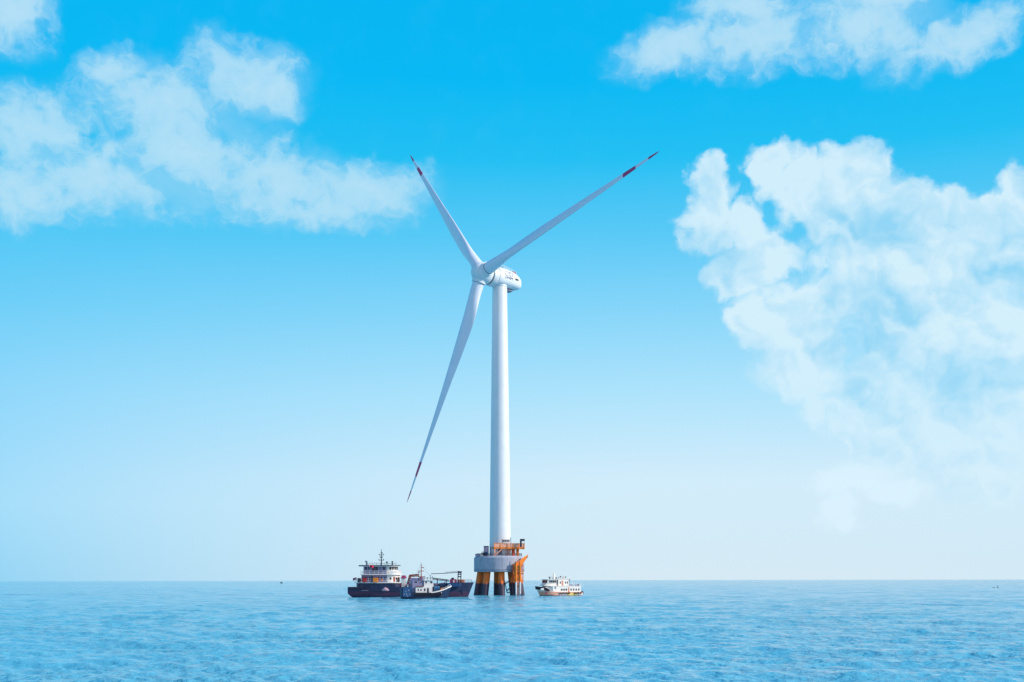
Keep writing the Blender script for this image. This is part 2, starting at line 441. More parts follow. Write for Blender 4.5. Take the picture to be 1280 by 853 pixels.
# ------------------------------------------------------------------ wind turbine
S0 = 0.24                                  # metres per photo pixel at the turbine
TD = FPX*S0                                # 360 m away
TX = (625.3-640)*S0
def build_turbine():
    base = 11.74
    top = (726-358.4)*S0 + CAM_H             # underside of the nacelle
    root = thing('wind_turbine', (TX, TD, base), 'huge white three-bladed wind turbine with red bands on its blade tips', 'wind turbine')
    H = top - base
    m = MB(); rb, rt = 3.22, 2.18
    def rad(z): return rb + (rt-rb)*(z/H)**1.05
    m.lathe([(rad(H*i/24), H*i/24) for i in range(25)], 64)
    tw = m.build('tower', 'tower', root)
    for py in (453, 553):
        z = (726-py)*S0 + CAM_H - base; r = rad(z)
        MB().lathe([(r-.05, z-.07), (r+.02, z-.05), (r+.02, z+.05), (r-.05, z+.07)], 64).build('flange_ring', 'tower', tw)
    d = MB().box(-.55, .55, -rb-.05, -rb+.4, .35, 2.7, .05); d.build('door', 'steel_grey', tw)
    # rotor frame
    PSI, TILT, DEL = R(50.5), R(10.8), R(15.8)
    n = Vector((-math.sin(PSI)*math.cos(TILT), -math.cos(PSI)*math.cos(TILT), math.sin(TILT)))
    u = n.cross(Vector((0, 0, 1))).normalized()
    if u.x < 0: u = -u
    w = u.cross(n); w = w if w.z > 0 else -w
    OV = 7.0
    hub_w = Vector((0, 0, 89.8+CAM_H-base))
    hc = hub_w + n*OV
    # local frame of the nacelle: +x rearwards along the axis, z up, y to the flank that faces the camera
    ax = -n; up = w; fl = up.cross(ax)
    FH = Matrix((ax, fl, up)).transposed().to_4x4(); FH.translation = hc
    T2 = R(4)                               # the nacelle sits closer to level than the rotor axis
    ax = Vector((math.sin(PSI)*math.cos(T2), math.cos(PSI)*math.cos(T2), -math.sin(T2)))
    up = ax.cross(fl).normalized(); up = up if up.z > 0 else -up
    F = Matrix((ax, fl, up)).transposed().to_4x4(); F.translation = hc + Vector((0, 0, -.15))
    flank = -1 if (fl.y > 0) else 1        # sign of local y that faces the viewer
    # nacelle: lofted body; half width/height along x, rounded rear
    prof = [(2.75, 2.45, 2.55, 0), (2.95, 2.85, 2.95, 0), (3.6, 2.95, 3.05, 0), (4.6, 2.95, 3.05, 0), (4.62, 2.72, 2.9, 0), (4.8, 2.72, 2.9, 0),
            (4.82, 3.0, 3.0, .05), (6.2, 3.05, 2.85, .18), (8.0, 3.0, 2.75, .22), (10.0, 2.9, 2.6, .08), (11.6, 2.75, 2.35, -.1),
            (12.8, 2.5, 2.05, -.28), (13.6, 2.1, 1.65, -.4), (14.15, 1.5, 1.1, -.5), (14.4, .7, .5, -.55), (14.45, .1, .1, -.56)]
    def sup(a, b, z0, t, e):
        c, s = math.cos(t), math.sin(t)
        return (a*math.copysign(abs(c)**(2/e), c), z0 + b*math.copysign(abs(s)**(2/e), s))
    m = MB(); rings = []
    for x, a, b, z0 in prof:
        e = 2.0 if x < 4.85 else 3.1
        rings.append([(x, *sup(a, b, z0, 2*math.pi*i/48, e)) for i in range(48)])
    m.loft(rings)
    nac = m.build('nacelle', 'white_paint', root, F, 28)
    MB().loft([[(2.60, 2.62*math.cos(2*math.pi*i/48), 2.62*math.sin(2*math.pi*i/48)) for i in range(48)],
               [(2.76, 2.62*math.cos(2*math.pi*i/48), 2.62*math.sin(2*math.pi*i/48)) for i in range(48)]]).build('seal_ring', 'seam', nac)
    # yaw collar between tower top and nacelle (upright)
    MB().lathe([(2.2, H-.35), (2.32, H-.3), (2.32, H+.3), (2.2, H+.6)], 48).build('yaw_ring', 'white_paint', root)
    MB().box(8.6, 11.4, -1.0, 1.0, -3.25, -2.2, .15).build('vent_box', 'steel_grey', nac)
    def halfw(x, z):                        # flank distance at a height on the body
        for p, q in zip(prof, prof[1:]):
            if p[0] <= x <= q[0]:
                f = (x-p[0])/max(1e-6, q[0]-p[0]); a = p[1]+(q[1]-p[1])*f; b = p[2]+(q[2]-p[2])*f; z0 = p[3]+(q[3]-p[3])*f
                s = min(.999, abs((z-z0)/b)); return a*(1-s**3.1)**(1/3.1)
        return 0
    def P(x, z, off=.03): return (x, flank*(halfw(x, z)+off), z)
    # emblem: two rings joined by a bar, with a curl between them
    m = MB()
    for cx, span in ((7.15, (60, 330)), (8.95, (-150, 120))):
        pts = [P(cx+.6*math.cos(R(a)), 1.0+.6*math.sin(R(a))) for a in range(span[0], span[1]+1, 15)]
        m.path(pts, .06, 6)
    m.path([P(x, 1.6) for x in (7.3, 7.8, 8.3, 8.8)], .05, 6)
    m.path([P(8.05+.42*math.sin(R(a)), .95+.46*math.cos(R(a))) for a in range(-100, 200, 20)], .06, 6)
    m.build('emblem', 'mark_grey', nac)
    def lettering(text, size, x0, z0, material, name):
        cu = bpy.data.curves.new('lettering', 'FONT'); cu.body = text; cu.size = size; cu.resolution_u = 3
        cu.space_character = 1.05; cu.offset = .022
        ob = bpy.data.objects.new('lettering_source', cu); COL.objects.link(ob)
        dg = bpy.context.evaluated_depsgraph_get(); dg.update()
        me = bpy.data.meshes.new_from_object(ob.evaluated_get(dg))
        bpy.data.objects.remove(ob)
        sx = 1 if flank < 0 else -1
        bmx = bmesh.new(); bmx.from_mesh(me)
        bmesh.ops.subdivide_edges(bmx, edges=[e for e in bmx.edges if e.calc_length() > .4], cuts=2)
        bmesh.ops.triangulate(bmx, faces=bmx.faces)
        xs = [v.co.x for v in bmx.verts]; wd = max(xs)-min(xs) if xs else 0
        for v in bmx.verts:
            x = x0 + (v.co.x if sx > 0 else v.co.x); z = z0 + v.co.y
            v.co = P(x, z, .03)
        bmx.to_mesh(me); bmx.free()
        me.materials.clear(); me.materials.append(M[material])
        o = bpy.data.objects.new(name, me); COL.objects.link(o); o.parent = nac
        return o
    lettering('上海电气', .82, 6.4, -.45, 'mark_grey', 'lettering')
    m = MB()
    for x0, x1 in ((10.6, 11.15), (11.23, 12.0)):
        a = [P(x, z, .02) for x, z in ((x0, -.15), (x1, -.15), (x1, .4), (x0, .4))]; b = [P(x, z, .05) for x, z in ((x0, -.15), (x1, -.15), (x1, .4), (x0, .4))]
        m.loft([a, b])
    m.build('mark_plate', 'mark_dark', nac)
    # roof rail and sensors
    def roof(x, y):
        for p, q in zip(prof, prof[1:]):
            if p[0] <= x <= q[0]:
                f = (x-p[0])/max(1e-6, q[0]-p[0]); a = p[1]+(q[1]-p[1])*f; b = p[2]+(q[2]-p[2])*f; z0 = p[3]+(q[3]-p[3])*f
                return z0 + b*(1-(abs(y)/a)**3.1)**(1/3.1)
        return 0
    for y in (-1.5, 1.5):
        pts = []; m = MB()
        for i in range(7):
            x = 6.3+i*.95; z = roof(x, y); m.tube((x, y, z-.1), (x, y, z+.75), .05, n=6); pts.append((x, y, z+.75))
        m.path(pts, .05, 6); m.path([(p[0], p[1], p[2]-.38) for p in pts], .035, 6)
        m.build('handrail', 'white_paint', nac)
    MB().box(10.9, 12.0, -1.3, -.2, roof(11.6, -1)-.2, roof(11.6, -1)+.75, .06).build('cooler', 'magenta_red', nac)
    m = MB(); m.tube((12.4, 0, roof(12.4, 0)-.1), (12.4, 0, roof(12.4, 0)+1.5), .05, n=6); m.ball((12.4, 0, roof(12.4, 0)+1.5), .16); m.build('wind_vane', 'dark_steel', nac)
    for y in (-1.0, 1.0):
        MB().lathe([(.17, roof(6.9, y)-.1), (.17, roof(6.9, y)+.35), (.08, roof(6.9, y)+.45)], 12, (6.9, y)).build('warning_lamp', 'red_paint' if y > 9 else 'dark_steel', nac)
    # hub (spinner)
    m = MB()
    hp = [(-3.2, .05), (-3.15, .7), (-2.9, 1.45), (-2.4, 2.1), (-1.6, 2.65), (-.7, 2.95), (.4, 3.05), (1.4, 3.0), (2.1, 2.85), (2.58, 2.62)]
    m.loft([[(x, r*math.cos(2*math.pi*i/48), r*math.sin(2*math.pi*i/48)) for i in range(48)] for x, r in hp])
    hub = m.build('hub', 'white_paint', root, FH)
    # blades
    PITCH = R(3)
    def section(c, tk, q, x0):
        # blend circle -> aerofoil; returns closed loop in (x, y)
        pts = []
        N = 52
        for i in range(N):
            t = 2*math.pi*i/N
            xx = .5*(1+math.cos(t))
            yt = 5*tk*(.2969*math.sqrt(max(xx, 0))-.126*xx-.3516*xx**2+.2843*xx**3-.1036*xx**4)
            ya = yt*(1 if t < math.pi else -.75)*c
            xa = (xx-.32)*c
            pts.append((xa, ya))
        circ = [(.5*x0*math.cos(2*math.pi*i/N), .5*x0*math.sin(2*math.pi*i/N)) for i in range(N)]
        return [(a[0]*(1-q)+b[0]*q, a[1]*(1-q)+b[1]*q) for a, b in zip(pts, circ)]
    st = [(0.022, 3.4, .9, 1.0), (.045, 3.4, .9, 1.0), (.075, 3.55, .8, .78), (.11, 3.95, .62, .45), (.15, 4.25, .46, .18), (.19, 4.35, .38, .05), (.23, 4.3, .34, 0),
          (.29, 4.05, .29, 0), (.36, 3.75, .25, 0), (.45, 3.15, .23, 0), (.55, 2.6, .22, 0), (.65, 2.1, .2, 0), (.75, 1.62, .19, 0), (.84, 1.22, .18, 0),
          (.91, .9, .17, 0), (.955, .66, .17, 0), (.985, .4, .17, 0), (1.0, .1, .17, 0)]
    rings = []
    fine_st = []
    for s0, s1 in zip(st, st[1:]):
        k0 = st.index(s0); sp_, sn_ = st[max(0, k0-1)], st[min(len(st)-1, k0+2)]
        for i in range(5):
            h = i/5
            fine_st.append(tuple([s0[0]+(s1[0]-s0[0])*h] + [max(0, .5*(2*b+(c-a)*h+(2*a-5*b+4*c-d)*h*h+(3*b-a-3*c+d)*h**3)) for a, b, c, d in list(zip(sp_, s0, s1, sn_))[1:]]))
    fine_st.append(st[-1])
    for f, c, tk, q in fine_st:
        q = min(1, q)
        tw_ = R(-28*(1-f)**1.6)
        bend = 0.6*f**2                                  # gentle flap bend
        rings.append([(x*math.cos(tw_)-y*math.sin(tw_), x*math.sin(tw_)+y*math.cos(tw_)+bend, f*BLADE_R) for x, y in section(c, tk, q, 3.5)])
    bme = None
    for k in (60, -60, 180):
        a = R(k)+DEL
        d = u*math.sin(a)+w*math.cos(a)
        tg = d.cross(n).normalized()                     # in-plane, normal to the span
        cx = -(tg*math.cos(PITCH) + n*(-math.sin(PITCH)))   # towards the trailing edge
        cy = d.cross(cx)
        B = Matrix((cx, cy, d)).transposed().to_4x4(); B.translation = hc + d*1.2
        if bme is None:
            m = MB().loft(rings); bl = m.build('blade', 'blade', root, B, 50); bme = bl.data
        else:
            bl = bpy.data.objects.new('blade', bme); COL.objects.link(bl); bl.parent = root; bl.matrix_local = B
        G = Matrix((tg, d.cross(tg), d)).transposed().to_4x4(); G.translation = hc
        MB().lathe([(2.12, 1.0), (2.12, 3.0), (2.02, 3.1), (1.7, 3.12)], 40).build('blade_collar', 'white_paint', root, G)
        MB().lathe([(1.80, 3.1), (1.90, 3.1), (1.90, 3.17), (1.80, 3.2)], 40).build('seal_ring', 'steel_grey', root, G)
build_turbine()

# ------------------------------------------------------------------ frames that turn photo measurements into metres on the sea
class Fr:
    def __init__(s, depth, px0, wl):
        s.d = depth; s.s = depth/FPX; s.px0 = px0; s.wl = wl
        s.loc = ((px0-640)*s.s, depth, 0)
    def X(s, px): return (px-s.px0)*s.s
    def Z(s, py): return (s.wl-py)*s.s
    def L(s, n): return n*s.s

# ------------------------------------------------------------------ foundation
def build_foundation():
    f = Fr(TD, 624, 745); X, Z = f.X, f.Z
    root = thing('turbine_foundation', f.loc, 'round grey concrete pile cap on orange steel piles standing in the sea', 'foundation')
    zb, zt, RC = Z(715.6), Z(696), 7.55
    cap = MB().lathe([(RC-.15, zb), (RC, zb+.12), (RC, zt-.55), (RC-.5, zt), (0.01, zt)], 96).build('pile_cap', 'concrete', root)
    MB().lathe([(RC+.01, zb+.42), (RC+.05, zb+.46), (RC+.05, zb+.62), (RC+.01, zb+.66)], 96).build('cap_band', 'steel_grey', cap)
    for k in range(8):
        a = R(7+45*k); c, s = math.sin(a), -math.cos(a)
        r0, r1 = 5.6, 6.9
        p = Vector((c*r0, s*r0, zb+.1)); q = Vector((c*(r1+.35), s*(r1+.35), -3.0))
        MB().tube(p, q, .98, n=28).build('pile', 'pile', root)
    # low rail around the cap
    m = MB(); n = 40; rr = RC-.75; ring = []
    for i in range(n):
        a = 2*math.pi*i/n; p = (rr*math.cos(a), rr*math.sin(a))
        m.tube((*p, zt-.1), (*p, zt+.75), .04, n=6); ring.append((*p, zt+.75))
    ring.append(ring[0]); m.path(ring, .05, 6); m.path([(a, b, c-.4) for a, b, c in ring], .05, 6)
    m.build('railing', 'dark_steel', root)
    # boat landing on the right: two fender tubes, rungs and orange standoffs
    xs = (X(645), X(650)); y = -7.6
    m = MB()
    for x in xs: m.tube((x, y, Z(728)), (x, y, Z(703)), .27, n=14)
    for py in (732, 724, 716, 709): m.tube((xs[0], y, Z(py)), (xs[1], y, Z(py)), .17); m.tube((xs[0], y, Z(py)), (xs[0]+.1, -4.9, Z(py)), .17); m.tube((xs[1], y, Z(py)), (xs[1], -4.0, Z(py)), .17)
    land = m.build('boat_landing', 'orange_paint', root)
    for x in xs: MB().tube((x, y, -2), (x, y, Z(728)), .26, n=14).build('fender_tube', 'white_paint', land)
    MB().box(X(643.2), X(652), -7.35, -7.22, Z(715.4), Z(708.6), .02).build('back_panel', 'orange_pale', land)
    for px in (641.6, 653.4): MB().box(X(px)-.12, X(px)+.12, -7.6, -6.3, Z(729), Z(706), .03).build('guide_post', 'orange_red', land)
    for a, b in (((641.6, 728), (653.4, 717)), ((653.4, 728), (641.6, 717)), ((641.6, 716.5), (653.4, 707)), ((653.4, 716.5), (641.6, 707))):
        MB().tube((X(a[0]), -7.62, Z(a[1])), (X(b[0]), -7.66, Z(b[1])), .13, n=8).build('cross_brace', 'orange_paint', land)
    MB().box(X(640.5), X(654.5), -7.55, -6.6, Z(718.2), Z(717.2), .04).build('landing_grating', 'orange_red', land)
    m = MB()
    for i in range(34): m.tube((X(646.6), y+.15, .2+i*.34), (X(648.4), y+.15, .2+i*.34), .035, n=6)
    for px in (646.6, 648.4): m.tube((X(px), y+.15, 0), (X(px), y+.15, Z(697)), .05, n=6)
    m.build('ladder', 'orange_pale', land)
    MB().box(X(643), X(653), y-.1, y+1.6, Z(708.5), Z(707.5), .03).build('landing_platform', 'orange_paint', land)
    # curved bracket arm rising outwards on the right
    m = MB(); rings = []
    for i in range(13):
        t = i/12; px = 641+t*18.3; py = 710.5-14.3*(t**1.5); hh = (1.1+1.1*math.sin(math.pi*min(1, t*1.05)))*f.s*2.7
        yy = -7.0+2.2*t
        rings.append([(X(px)+hh*.35*b, yy+.45*a, Z(py)+hh*b) for a, b in ((-1, -1), (1, -1), (1, 1), (-1, 1))])
    m.loft(rings).build('bracket_arm', 'orange_paint', root, None, 30)
    MB().box(X(657.8), X(659.4), -5.3, -4.3, Z(698.6), Z(695.6), .08).build('arm_end', 'dark_steel', root)
    # inspection ladder hanging between the middle and right piles
    m = MB()
    for dy in (-.3, .3): m.tube((X(629), -4.6+dy, Z(719)), (X(634), -5.4+dy, Z(741.5)), .13)
    for a, b in (((632, 730), (638, 726)), ((634, 741.5), (639, 740.5)), ((633.6, 739), (638.5, 734.5))):
        m.tube((X(a[0]), -5.0, Z(a[1])), (X(b[0]), -4.4, Z(b[1])), .17)
    m.build('cable_guide', 'dark_steel', root)
    return f, zt
FF, CAPZ = build_foundation()

def build_cap_equipment():
    f = FF; X, Z = f.X, f.Z; bx, by = f.loc[0], f.loc[1]
    zt = CAPZ
    # orange working platform right of the tower
    r = thing('service_platform', (bx-1.25, by+.6, zt), 'raised orange steel work platform on columns at the turbine foot', 'platform', R(14))
    z0, z1, z2 = 0.0, Z(687.2)-zt, Z(685.0)-zt
    yb, yf = -1.4, -6.0
    d = MB().box(X(617), X(655.5), yf, -3.5, z1+.02, z2); d.box(X(634), X(655.5), -3.5, yb, z1+.02, z2)
    deck = d.build('deck', 'orange_paint', r)
    m = MB()
    m.box(X(617), X(655.5), yf-.06, yf, z2-.05, Z(681)-zt); m.build('side_panel', 'orange_pale', deck)
    m = MB()
    for px in (617.3, 625, 633, 641, 648, 655.2): m.box(X(px)-.08, X(px)+.08, yf-.16, yf-.07, z1, Z(680.3)-zt)
    m.tube((X(617), yf-.12, Z(680.5)-zt), (X(655.5), yf-.12, Z(680.5)-zt), .07)
    m.build('railing', 'orange_paint', deck)
    MB().box(X(641), X(644.6), -4.9, -3.9, z0, z1, .06).build('column', 'orange_red', r)
    MB().box(X(648.5), X(651.3), -3.6, -2.7, z0, z1, .05).build('column', 'orange_paint', r)
    MB().box(X(617.2), X(618.8), -5.9, -5.5, z0, z1, .03).build('column', 'orange_pale', r)
    MB().box(X(636.0), X(637.2), -5.4, -5.0, z0, z1, .03).build('column', 'orange_pale', r)
    MB().tube((X(618.6), -5.7, .2), (X(627.5), -5.7, z1), .16).build('brace', 'orange_pale', r)
    m = MB()
    for i in range(9):
        t = i/8; m.box(X(635.5+5.5*t)-.3, X(635.5+5.5*t)+.3, -3.7, -2.7, t*z1-.06+.05, t*z1+.02)
    for dy in (-3.75, -2.7): m.tube((X(635.2), dy, .05), (X(641), dy, z1), .09); m.tube((X(635.2), dy, 1.0), (X(641), dy, z1+.9), .05)
    m.build('stair', 'salmon', r)
    m = MB()
    for i in range(5): m.tube((X(645), -3.2, .2+i*.4), (X(648.4), -3.2, .5+i*.4), .07)
    m.build('lattice', 'orange_pale', r)
    MB().box(X(652.6), X(656.4), yf+.3, yf+1.6, z1-.1, Z(680.2)-zt, .08).build('winch_box', 'yellow_paint', deck)
    # dark davit on the platform
    zd = Z(681)
    t = thing('davit_crane', (bx+X(651), by-4.6, zt+z2), 'small dark davit crane with a stub arm on the orange platform', 'crane')
    h = Z(676.3)-zt-z2
    MB().tube((0, 0, 0), (0, 0, h), .33, .27, 14).build('post', 'dark_steel', t)
    MB().box(-.25, 1.15, -.25, .25, h-.35, h+.3, .06).build('arm', 'dark_steel', t)
    m = MB(); m.tube((1.0, 0, h-.3), (1.0, 0, h-1.1), .04, n=6); m.ball((1.0, 0, h-1.15), .12); m.build('hook', 'dark_steel', t)
    # row of dark floodlights on a rail
    t = thing('floodlight_rack', (bx+X(632.5), by-5.0, zt+z2), 'rack of four dark round lamps on the orange platform rail', 'lamp rack')
    a, b = X(628)-X(632.5), X(638.6)-X(632.5); zl = Z(677.6)-zt-z2
    m = MB(); m.path([(a, 0, zl-.45), (b, 0, zl-.45)], .05); m.path([(a, 0, zl+.45), (b, 0, zl+.45)], .04)
    for x in (a, b): m.tube((x, 0, 0), (x, 0, zl+.6), .1)
    m.tube((b-.1, 0, zl+.5), (b-.1, 0, zl+1.1), .09)
    m.build('frame', 'steel_grey', t)
    for px in (629.6, 631.8, 634.0, 636.2):
        x = X(px)-X(632.5); MB().tube((x, -.3, zl), (x, .1, zl), .30, .2, 14).build('lamp', 'dark_steel', t)
    # cabinet, reel and box left of the tower
    t = thing('equipment_cabinet', (bx+X(608.6), by-1.5, zt), 'grey upright equipment cabinet beside the tower foot', 'cabinet')
    a, b, h = -X(608.6)+X(605), -X(608.6)+X(611), Z(684)-zt
    body = MB().box(a, b, -.8, .8, .25, h, .05).build('body', 'steel_grey', t)
    MB().box(a+.12, b-.12, -.86, -.805, .5, h-.2, .01).build('door', 'grey_lilac', body)
    MB().box(a-.1, b+.1, -.95, .95, h+.003, h+.14, .03).build('roof', 'dark_steel', t)
    for x in (a+.1, b-.1):
        for y in (-.7, .7): MB().box(x-.07, x+.07, y-.07, y+.07, 0, .25).build('foot', 'dark_steel', t)
    t = thing('cable_reel', (bx+X(604.6), by-5.2, zt), 'dark cable reel standing on the grey concrete pile cap', 'reel')
    rr = .62
    m = MB()
    for y in (-.35, .35): m.torus((0, y, rr+.03), (0, 1, 0), rr-.06, .07, 20, 6); m.tube((0, y, rr), (rr*.9, y, rr), .04); m.tube((0, y, rr), (-rr*.9, y, rr), .04); m.tube((0, y, .1), (0, y, 2*rr-.05), .04)
    m.build('flange', 'dark_steel', t)
    MB().tube((0, -.33, rr+.03), (0, .33, rr+.03), .33, n=16).build('cable', 'rubber', t)
    t = thing('winch', (bx+X(607.8), by-4.6, zt), 'dark blue deck winch on a stand below the grey cabinet', 'winch')
    MB().box(-.5, .5, -.4, .4, 0, .5, .04).build('stand', 'dark_steel', t)
    MB().tube((-.45, 0, .85), (.45, 0, .85), .38, n=16).build('drum', 'blue_paint', t)
    t = thing('tool_chest', (bx+X(597.5), by-3.2, zt), 'low lilac tool chest at the left edge of the pile cap', 'chest')
    MB().box(-.75, .75, -.4, .4, 0, .5, .05).build('body', 'grey_lilac', t)
    MB().box(-.79, .79, -.44, .44, .503, .62, .03).build('lid', 'steel_grey', t)
build_cap_equipment()

# ------------------------------------------------------------------ ship hulls
def hull(mb, us, xs, xb, zk, B, sheer, stern_full=.85, bow_pow=2.2, nv=9, flare=.25):
    """us: stations 0..1; xs(v), xb(v): stern and bow end at height fraction v; sheer(u): deck height"""
    rings = []
    for u in us:
        zd = sheer(u); ring = []
        for side in (-1, 1):
            col = []
            for j in range(nv):
                v = j/(nv-1)
                x = xs(v) + (xb(v)-xs(v))*u
                z = zk + (zd-zk)*v
                sh = (stern_full + (1-stern_full)*min(1, u/.25)) if u < .25 else 1.0
                if u > .58: sh *= max(0.012, 1-((u-.58)/.42)**bow_pow*(1-flare*v*(1-u)*2))
                prof = min(1, .25+.75*(v*2.2)**.6) if v > 0 else .25
                col.append((x, side*B*sh*prof, z))
            ring += col if side < 0 else col[::-1]
        rings.append(ring)
    mb.loft(rings, closed=True, caps=True)
    return mb
def tyre_row(parent, pts, r, q, name='tyre_fender'):
    me = None
    for p in pts:
        if me is None: o = MB().torus((0, 0, 0), (0, 1, 0), r, q, 14, 8).build(name, 'rubber', parent); me = o.data
        else: o = bpy.data.objects.new(name, me); COL.objects.link(o); o.parent = parent
        o.location = p
def rail(mb, pts, h, r=.035, step=1.0):
    for (x0, y0, z0), (x1, y1, z1) in zip(pts, pts[1:]):
        L = math.hypot(x1-x0, y1-y0); n = max(1, int(L/step))
        for i in range(n+1):
            t = i/n; p = (x0+(x1-x0)*t, y0+(y1-y0)*t, z0+(z1-z0)*t); mb.tube(p, (p[0], p[1], p[2]+h), r, n=5)
        for k in (1.0, .55): mb.tube((x0, y0, z0+h*k), (x1, y1, z1+h*k), r, n=5)
    return mb
def windows(parent, lst, y, h=None, name='window'):
    for x0, x1, z0, z1 in lst:
        MB().box(x0, x1, y-.04, y+.03, z0, z1, .012).build(name, 'glass', parent)

def rounded(x0, xm, x1, B, n=10):
    p = [(x0, B), (x0, -B)]
    for i in range(n+1):
        a = -math.pi/2 + math.pi*i/n
        p.append((xm+(x1-xm)*math.cos(a), B*math.sin(a)))
    return p

# ------------------------------------------------------------------ cargo ship
def build_cargo_ship():
    f = Fr(326, 512, 747); X, Z = f.X, f.Z
    root = thing('cargo_ship', f.loc, 'dark navy cargo ship with tiered white deckhouse at its stern and bow towards the turbine', 'ship', R(-3))
    B = 4.3
    def xs(v): return X(437) + (1-min(1, max(0, (v-.22)/.42)))**1.3*f.L(11)
    def xb(v): return X(584.5) + f.L(8.2)*max(0, (v-.30)/.70)**1.1
    def sheer(u):
        if u <= .70: return Z(734.2-.4*abs(u-.35))
        if u >= .73: return Z(729.6-1.2*(u-.73)/.27)
        return Z(734.0)
    us = [0, .015, .05, .1, .16, .25, .35, .45, .55, .62, .70, .7301, .78, .83, .88, .92, .95, .975, .99, 1.0]
    hl = hull(MB(), us, xs, xb, -1.8, B, sheer).build('hull', 'cargo_hull', root, None, 30)
    m = MB(); m.box(X(438), X(556), -B+.15, B-.15, Z(735.2), Z(734.9)); m.build('deck', 'red_brown', root)
    # rubbing strake, hull lettering and hanging cloth
    MB().box(X(449), X(548), -B-.08, -B+.05, Z(739.6), Z(739.1), .02).build('rubbing_strake', 'dark_steel', hl)
    m = MB(); x = 455
    for wd, hgt in ((1.0, .7), (1.2, .8), (.8, .7), (1.3, .8), (1.0, .8), (1.2, .8)):
        m.box(X(x), X(x+wd), -B-.03, -B+.02, Z(738.9), Z(738.9-hgt)); x += wd+.35
    m.build('lettering', 'grey_lilac', hl)
    m = MB(); rr = []
    rnd = random.Random(3)
    for i in range(9):
        x = X(480+i*1.15); hh = math.sin(math.pi*(i+.7)/9.4)
        rr.append([(x, -B-.05-.35*hh*a, Z(738.8-b*4.2*hh+rnd.uniform(-.3, .3))) for a, b in ((0, -.1), (.8, .1), (1, .45), (.7, .8), (0, 1.0))])
    m.loft(rr); m.build('hung_net', 'pale_pink', root)
    # blue plated bulwark at the bow
    MB().box(X(561.5), X(577), -B*.93-.05, -B*.55, Z(733.8), Z(729.45), .03).build('bulwark_panel', 'blue_paint', root)
    # poop
    poop = MB().plan(rounded(X(449), X(494), X(503), B-.1), Z(734.6), Z(729.3)).build('poop', 'cargo_hull', root)
    windows(poop, [(X(a), X(a+1.3), Z(733.2), Z(731.2)) for a in (453, 458, 464, 470, 476, 492, 496)], -B+.08, name='porthole')
    dk = MB().plan(rounded(X(446.5), X(495), X(504), B+.05), Z(729.28), Z(728.4)).build('poop_deck', 'ship_white', root)
    m = MB(); rail(m, [(X(446.8), B-.1, Z(728.4)), (X(446.8), -B, Z(728.4)), (X(486), -B, Z(728.4))], .95, .03, 1.2); m.build('railing', 'ship_white', dk)
    for px in (448.5, 449.8): MB().box(X(px)-.07, X(px)+.07, -B+.1, -B+.3, Z(734.5), Z(729.3)).build('stanchion', 'ship_white', root)
    # tiers
    b1 = 3.3
    t1 = MB().plan(rounded(X(454), X(488), X(499.5), b1, 14), Z(728.38), Z(719.2)).build('lower_deckhouse', 'grey_lilac', root)
    windows(t1, [(X(a), X(a+w_), Z(725.2), Z(721.6)) for a, w_ in ((455.2, 1.6), (458.8, 2.6), (463.2, 2.2), (474.5, 1.5), (478.2, 1.4), (482.5, 1.5))], -b1)
    MB().box(X(466.2), X(468.6), -b1-.05, -b1+.02, Z(728.2), Z(720.9), .02).build('door', 'dark_steel', t1)
    def front_strip(parent, x0, xm, x1, b, za, zb, mat_, name, angs):
        for a0, a1 in angs:
            pts = [(xm+(x1-xm+.03)*math.cos(R(a)), (b+.03)*math.sin(R(a))) for a in (a0, (a0+a1)/2, a1)]
            inn = [(xm+(x1-xm-.06)*math.cos(R(a)), (b-.06)*math.sin(R(a))) for a in (a1, (a0+a1)/2, a0)]
            MB().plan(pts+inn, za, zb).build(name, mat_, parent)
    MB().plan(rounded(X(486.2), X(488.2), X(499.7), b1+.02, 14), Z(728.36), Z(719.22)).build('front_plating', 'ship_white', t1)
    front_strip(t1, 0, X(488.2), X(499.7), b1+.02, Z(727.8), Z(721.5), 'red_brown', 'door', ((-62, -50), (-30, -18)))
    front_strip(t1, 0, X(488.2), X(499.7), b1+.02, Z(725.0), Z(722.2), 'glass', 'window', ((-84, -74), (-46, -36), (-8, 8)))
    d2 = MB().plan(rounded(X(453), X(489), X(502), b1+.55, 14), Z(719.18), Z(718.2)).build('bridge_deck', 'ship_white', root)
    m = MB(); rail(m, [(X(453.3), b1+.4, Z(718.2)), (X(453.3), -b1-.4, Z(718.2)), (X(487), -b1-.5, Z(718.2))], .9, .03, 1.1); m.build('railing', 'ship_white', d2)
    # flared white bulwark in front of the bridge
    m = MB(); rings = []
    for z, e, th in ((Z(718.18), 0, 0), (Z(714.0), f.L(1.6), 0)):
        out = [(X(489)+(X(501)-X(489)+e)*math.cos(R(a)), (b1+.5+e*.4)*math.sin(R(a)), z) for a in range(-86, 87, 12)]
        inn = [(X(489)+(X(501)-X(489)+e-.12)*math.cos(R(a)), (b1+.38+e*.4)*math.sin(R(a)), z) for a in range(86, -87, -12)]
        rings.append(out+inn)
    m.loft(rings); m.build('bridge_bulwark', 'ship_white', d2)
    b2 = 2.9
    t2 = MB().plan(rounded(X(456.3), X(487), X(497), b2, 14), Z(718.18), Z(707.9)).build('bridge', 'grey_lilac', root)
    windows(t2, [(X(a), X(a+w_), Z(712.6), Z(709.3)) for a, w_ in ((458.2, 2.4), (462.3, 1.4), (480.6, 2.4))], -b2)
    windows(t2, [(X(467.2), X(470.4), Z(714.8), Z(709.2)), (X(471), X(474.2), Z(713.6), Z(709.2))], -b2)
    MB().box(X(476.4), X(478.3), -b2-.05, -b2+.02, Z(718), Z(710.2), .02).build('door', 'grey_lilac', t2)
    MB().plan(rounded(X(485), X(487.2), X(497.2), b2+.02, 14), Z(718.16), Z(707.95)).build('front_plating', 'ship_white', t2)
